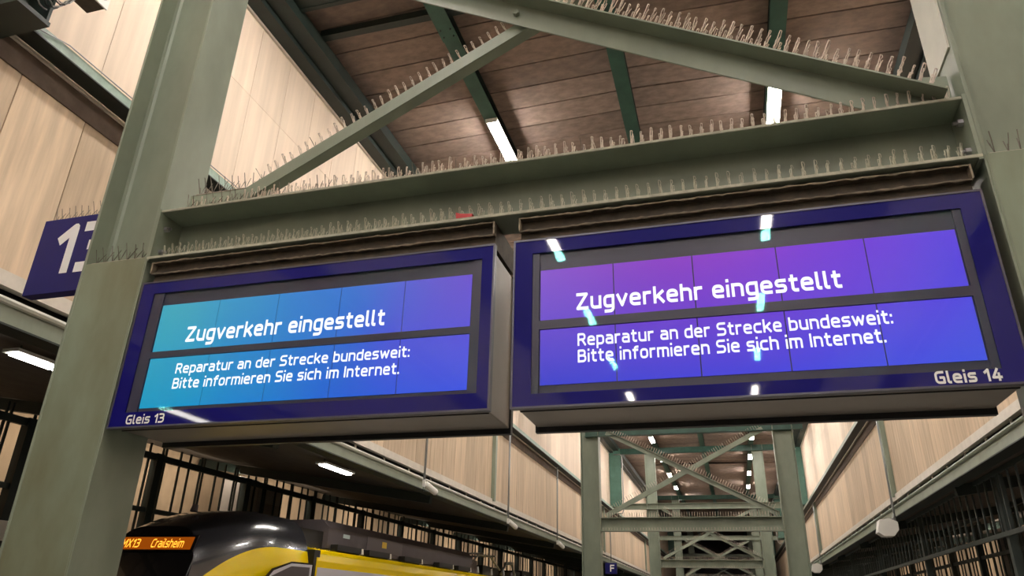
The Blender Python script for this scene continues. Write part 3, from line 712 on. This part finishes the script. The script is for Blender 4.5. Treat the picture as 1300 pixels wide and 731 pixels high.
# fill lights without fixtures, added to brighten the cream walls behind the lattices
for s, x in ((-1, XL-6.6), (1, XR+6.6)):
    for y in ((7, 12.2, 16, 21, 26.5, 32, 37.5, 43, 48.5, 54, 60) if s < 0 else range(6, 66, 6)):
        ld = bpy.data.lights.new('far_wall_fill', 'AREA'); ld.shape = 'RECTANGLE'; ld.size = .25; ld.size_y = 1.5 if s > 0 else 3.2; ld.energy = 40 if s < 0 else 60; ld.color = (1, .86, .70)
        lo = bpy.data.objects.new('far_wall_fill', ld); C.objects.link(lo); lo.location = (x-s*2.2, y, 4.55) if s > 0 else (-12.7, y, 4.85)
        lo.rotation_euler = (0, -s*math.radians(68 if s > 0 else 52), 0)
# grey cabinet beyond the train
t = thing('equipment_cabinet', (-13, 17.9, 2.9), 'tall grey equipment cabinet standing beyond the train roof', 'cabinet')
MB().box(-13.2, -12.62, 17.1, 17.95, -.7, 4.75).build('cabinet_body', GREYBOX, t, bevel=.01)
MB().box(-13.2, -12.62, 18.03, 19.2, -.7, 4.6).build('cabinet_body', GREYBOX, t, bevel=.01)
MB().box(-12.62, -12.60, 18.1, 19.1, 2.0, 4.2).build('door_panel', HOUSING, t)
t = thing('concrete_pier', (7.8, 25, 2), 'brownish concrete pier under the right side roof at the lower right edge', 'pier')
MB().box(7.8, 8.4, 24.4, 26.6, -.75, 3.95).build('shaft', mat('pier_brown', (.16, .13, .11), .85, var=.25), t)
MB().box(7.75, 8.45, 24.35, 26.65, 3.95, 4.03).build('cap', CONC, t)
# board at the left edge
t = thing('notice_board', (-12.3, 10.3, 2.6), 'fragment of a white notice board above a yellow panel at the left picture edge', 'board')
MB().box(-12.3, -12.25, 9.9, 11.3, 2.52, 2.85).build('white_plate', WHITEPL, t)
MB().box(-12.3, -12.25, 9.9, 11.3, 2.42, 2.50).build('black_band', BLACK, t)
MB().box(-12.3, -12.25, 9.9, 11.3, 1.7, 2.40).build('yellow_plate', YEL, t)

# small blue sign far down the left track
t = thing('blue_track_sign', (-6.6, 41, 3.2), 'tiny blue sign with a white letter beside the left columns far away', 'sign')
MB().box(-6.5, -5.9, 40, 40.06, 3.42, 3.95).build('plate', BLUESIGN, t)
MB().tube([(-6.88, 40.1, 4.2), (-6.45, 40.09, 3.9)], .02, 6).build('hanger', DARK, t)
text('letter', 'F', WHITE, t, -6.25, -6.02, 3.52, 3.86, 39.995, 1.3)

# ------------------------------------------------------------------ train
T = thing('train', (-9.35, 14, -.7), 'black, yellow and white regional train with amber destination display, below the left board', 'train')
TC = -9.35
def sect(y):
    """half width, top height, set-back per metre of height"""
    u = max(0, min(1, (y-10.2)/3.0)); e = 1-(1-u)**2.2
    return 1.02+.43*e, 2.80+(3.24-2.80)*(1-(1-min(1, max(0, (y-10.2)/2.0)))**1.7), (1-u)*.36
def prof(y, n=46):
    hw_, zt, sb = sect(y); pts = []
    zb = .15
    for i in range(n+1):
        a = math.pi*i/n       # right side round over the top to the left
        ca, sa = math.cos(a), math.sin(a)
        x = (abs(ca)**.42)*(1 if ca > 0 else -1)*hw_
        z = zb+(sa**.62)*(zt-zb) if sa > 1e-6 else zb
        pts.append(Vector((TC+x, y+sb*(z-1.2), z)))
    return pts
ystn = [10.2+i*.065 for i in range(50)]+[13.42]
rows = [prof(y) for y in ystn]
parts = {k_: MB() for k_ in ('y', 'b', 'w', 'm')}
def zb_(y): return 1.50+1.08*(1-(1-min(1, max(0, (y-10.1)/2.3)))**2.0)
for i in range(len(rows)-1):
    for j in range(46):
        qd = (rows[i][j], rows[i+1][j], rows[i+1][j+1], rows[i][j+1])
        g_ = [v.z-zb_(v.y) for v in qd]; c_ = sum(qd, Vector())/4
        for sgn, key in ((1, 'b'), (-1, 'y')):        # cut each facet along the paint edge
            out = []
            for a_ in range(4):
                b_ = (a_+1) % 4
                if g_[a_]*sgn >= 0: out.append(qd[a_])
                if (g_[a_] > 0) != (g_[b_] > 0) and g_[a_] != g_[b_]: out.append(qd[a_].lerp(qd[b_], g_[a_]/(g_[a_]-g_[b_])))
            if len(out) >= 3:
                p_ = parts[key if key == 'b' or c_.x > TC else 'w']; n = len(p_.v); p_.v += [tuple(v) for v in out]; p_.f.append(tuple(range(n, n+len(out))))
def bmerge(o):
    import bmesh
    b = bmesh.new(); b.from_mesh(o.data); bmesh.ops.remove_doubles(b, verts=b.verts, dist=.0005); bmesh.ops.recalc_face_normals(b, faces=b.faces)
    b.to_mesh(o.data); b.free()
    for p in o.data.polygons: p.use_smooth = True
bmerge(parts['y'].build('nose_side_panel', YEL, T)); bmerge(parts['w'].build('nose_side_panel', YEL, T)); bmerge(parts['b'].build('nose_roof_fairing', TBLK, T))
# front mask
fm = MB(); fr = rows[0]; n = 0
fm.v = [tuple(v) for v in fr]; fm.f = [tuple(range(len(fr)))]
fm.build('front_mask', TBLK2, T)
MB().box(TC-1.44, TC+1.44, 13.40, 13.62, .2, 2.62).build('gangway_gap', BLACK, T)
# display behind the mask: a slanted amber panel
def fy(z): return 10.2+.36*(z-1.2)
def slab(xa, xb, za, zb_, off, th, name, mt, par):
    b = MB(); b.v = [(x, fy(z)+o_, z) for x in (xa, xb) for z in (za, zb_) for o_ in (off, off+th)]
    b.f = [(0, 1, 3, 2), (4, 6, 7, 5), (0, 4, 5, 1), (2, 3, 7, 6), (0, 2, 6, 4), (1, 5, 7, 3)]
    return b.build(name, mt, par)
slab(TC-1.0, TC+.84, 2.38, 2.64, -.03, .028, 'display_bezel', TBLK2, T)
D_ = slab(TC-.95, TC+.78, 2.41, 2.61, -.036, .006, 'destination_display', LEDBG, T)
for s_, a_, b_ in (('MX13', TC-.62, TC-.26), ('Crailsheim', TC-.02, TC+.62)):
    o = text('led_text', s_, LEDO, D_, a_, b_, 2.44, 2.58, 10.0, 1.0)
    og = worg(D_)
    for v in o.data.vertices:
        z = v.co.z+og.z; v.co.y = fy(z)-.040-og.y
slab(TC-.95, TC+.9, 1.2, 2.30, -.012, .01, 'windscreen', TBLK2, T)
MB().tube([(TC-.1, 11.6, 3.14), (TC-.1, 11.62, 3.26)], [.07, .05], 10).build('roof_antenna', TROOF, T)
# main body behind the gap
def body_prof(hw_, zt):
    pts = []
    for i in range(31):
        a = math.pi*i/30; ca, sa = math.cos(a), math.sin(a)
        pts.append((TC+(abs(ca)**.30)*(1 if ca > 0 else -1)*hw_, .15+(sa**.5)*(zt-.15)))
    return pts
bp_ = [(TC+1.45, .15), (TC+1.45, 2.42), (TC+1.43, 2.55), (TC+1.36, 2.64), (TC+1.2, 2.68), (TC-1.2, 2.68), (TC-1.36, 2.64), (TC-1.45, 2.5), (TC-1.45, .15)]
MB().ext(bp_, 13.5, 58, 'y').build('body_shell', YEL, T)
MB().box(TC+1.45, TC+1.456, 13.55, 58, .3, 2.30).build('white_side_panel', TWHITE, T)
wf = MB(); wf.ext([(11.75, 1.2), (13.38, 1.2), (13.38, 2.36), (12.6, 2.35), (12.0, 2.20), (11.75, 2.0)], TC+1.452, TC+1.462, 'x'); wf.build('window_frame', TBLK2, T)
wf = MB(); wf.ext([(11.85, 1.2), (13.33, 1.2), (13.33, 2.33), (12.6, 2.32), (12.05, 2.17), (11.85, 2.0)], TC+1.462, TC+1.466, 'x'); wf.build('window_surround', TWHITE, T)
wf = MB(); wf.ext([(12.0, 1.2), (13.25, 1.2), (13.25, 2.28), (12.6, 2.27), (12.0, 2.08)], TC+1.466, TC+1.469, 'x'); wf.build('side_window', TROOF, T)
# roof gear
MB().box(TC-1.0, TC+1.0, 13.45, 14.4, 2.68, 3.05).build('roof_recess_panel', BLACK, T)
b = MB(); b.ext([(TC-1.1, 2.72), (TC+1.12, 2.72), (TC+1.12, 3.14), (TC+.95, 3.30), (TC-.95, 3.30), (TC-1.1, 3.14)], 14.4, 23.8, 'y')
rb = b.build('roof_box', TROOF, T)
MB().box(TC+1.12, TC+1.135, 16.2, 18.2, 2.80, 3.12).build('hatch', mat('roof_hatch', (.10, .085, .09), .5), rb)
MB().box(TC+1.135, TC+1.140, 17.0, 17.25, 2.92, 3.06).build('warning_sticker', mat('sticker_yellow', (.75, .5, .05), .5), rb)
MB().box(TC+1.12, TC+1.126, 15.05, 15.35, 2.98, 3.06).build('sticker', mat('sticker_pale', (.4, .5, .5), .5), rb)
for y0_ in (14.5, 16.0, 18.0, 20.4, 22.0):
    MB().box(TC+1.15, TC+1.32, y0_, y0_+1.1, 2.68, 2.80).build('roof_support', BLACK, T)
    MB().tube([(TC+1.25, y0_+1.25, 2.68), (TC+1.25, y0_+1.25, 2.80)], [.05, .035], 8).build('roof_knob', WHITEPL, T)
pg = MB()
pg.tube([(TC+.9, 24.2, 2.9), (TC+.9, 25.0, 3.3), (TC+.9, 26.4, 3.35), (TC+.9, 27.6, 2.95)], .035, 6)
pg.tube([(TC-.3, 24.2, 2.9), (TC-.3, 25.0, 3.3), (TC-.3, 26.4, 3.35), (TC-.3, 27.6, 2.95)], .035, 6)
for yy in (25, 26.4): pg.tube([(TC-.9, yy, 3.35), (TC+1.1, yy, 3.35)], .03, 6)
pg.build('pantograph', GREYPOLE, T)
MB().tube([(TC+1.0, 27.5, 2.8), (TC+1.0, 28.1, 3.22), (TC+1.0, 28.9, 3.25), (TC+1.0, 29.3, 2.7)], .06, 8).build('roof_hose', GREYPOLE, T, smooth=True)
rd = random.Random(11)
for i in range(10):
    y0_ = 24.3+i*1.5
    MB().box(TC-.8, TC+rd.uniform(.6, 1.1), y0_, y0_+rd.uniform(.5, 1.2), 2.68, 2.85+rd.uniform(0, .3)).build('roof_unit', TROOF if i % 3 == 0 else BLACK, T, bevel=.02)
    MB().tube([(TC+1.15, y0_, 2.7), (TC+1.15, y0_, 2.9)], [.06, .03], 8).build('insulator', GREYPOLE, T)
MB().box(TC-1.2, TC+1.2, 41, 57, 2.68, 3.1).build('roof_box', TROOF, T)
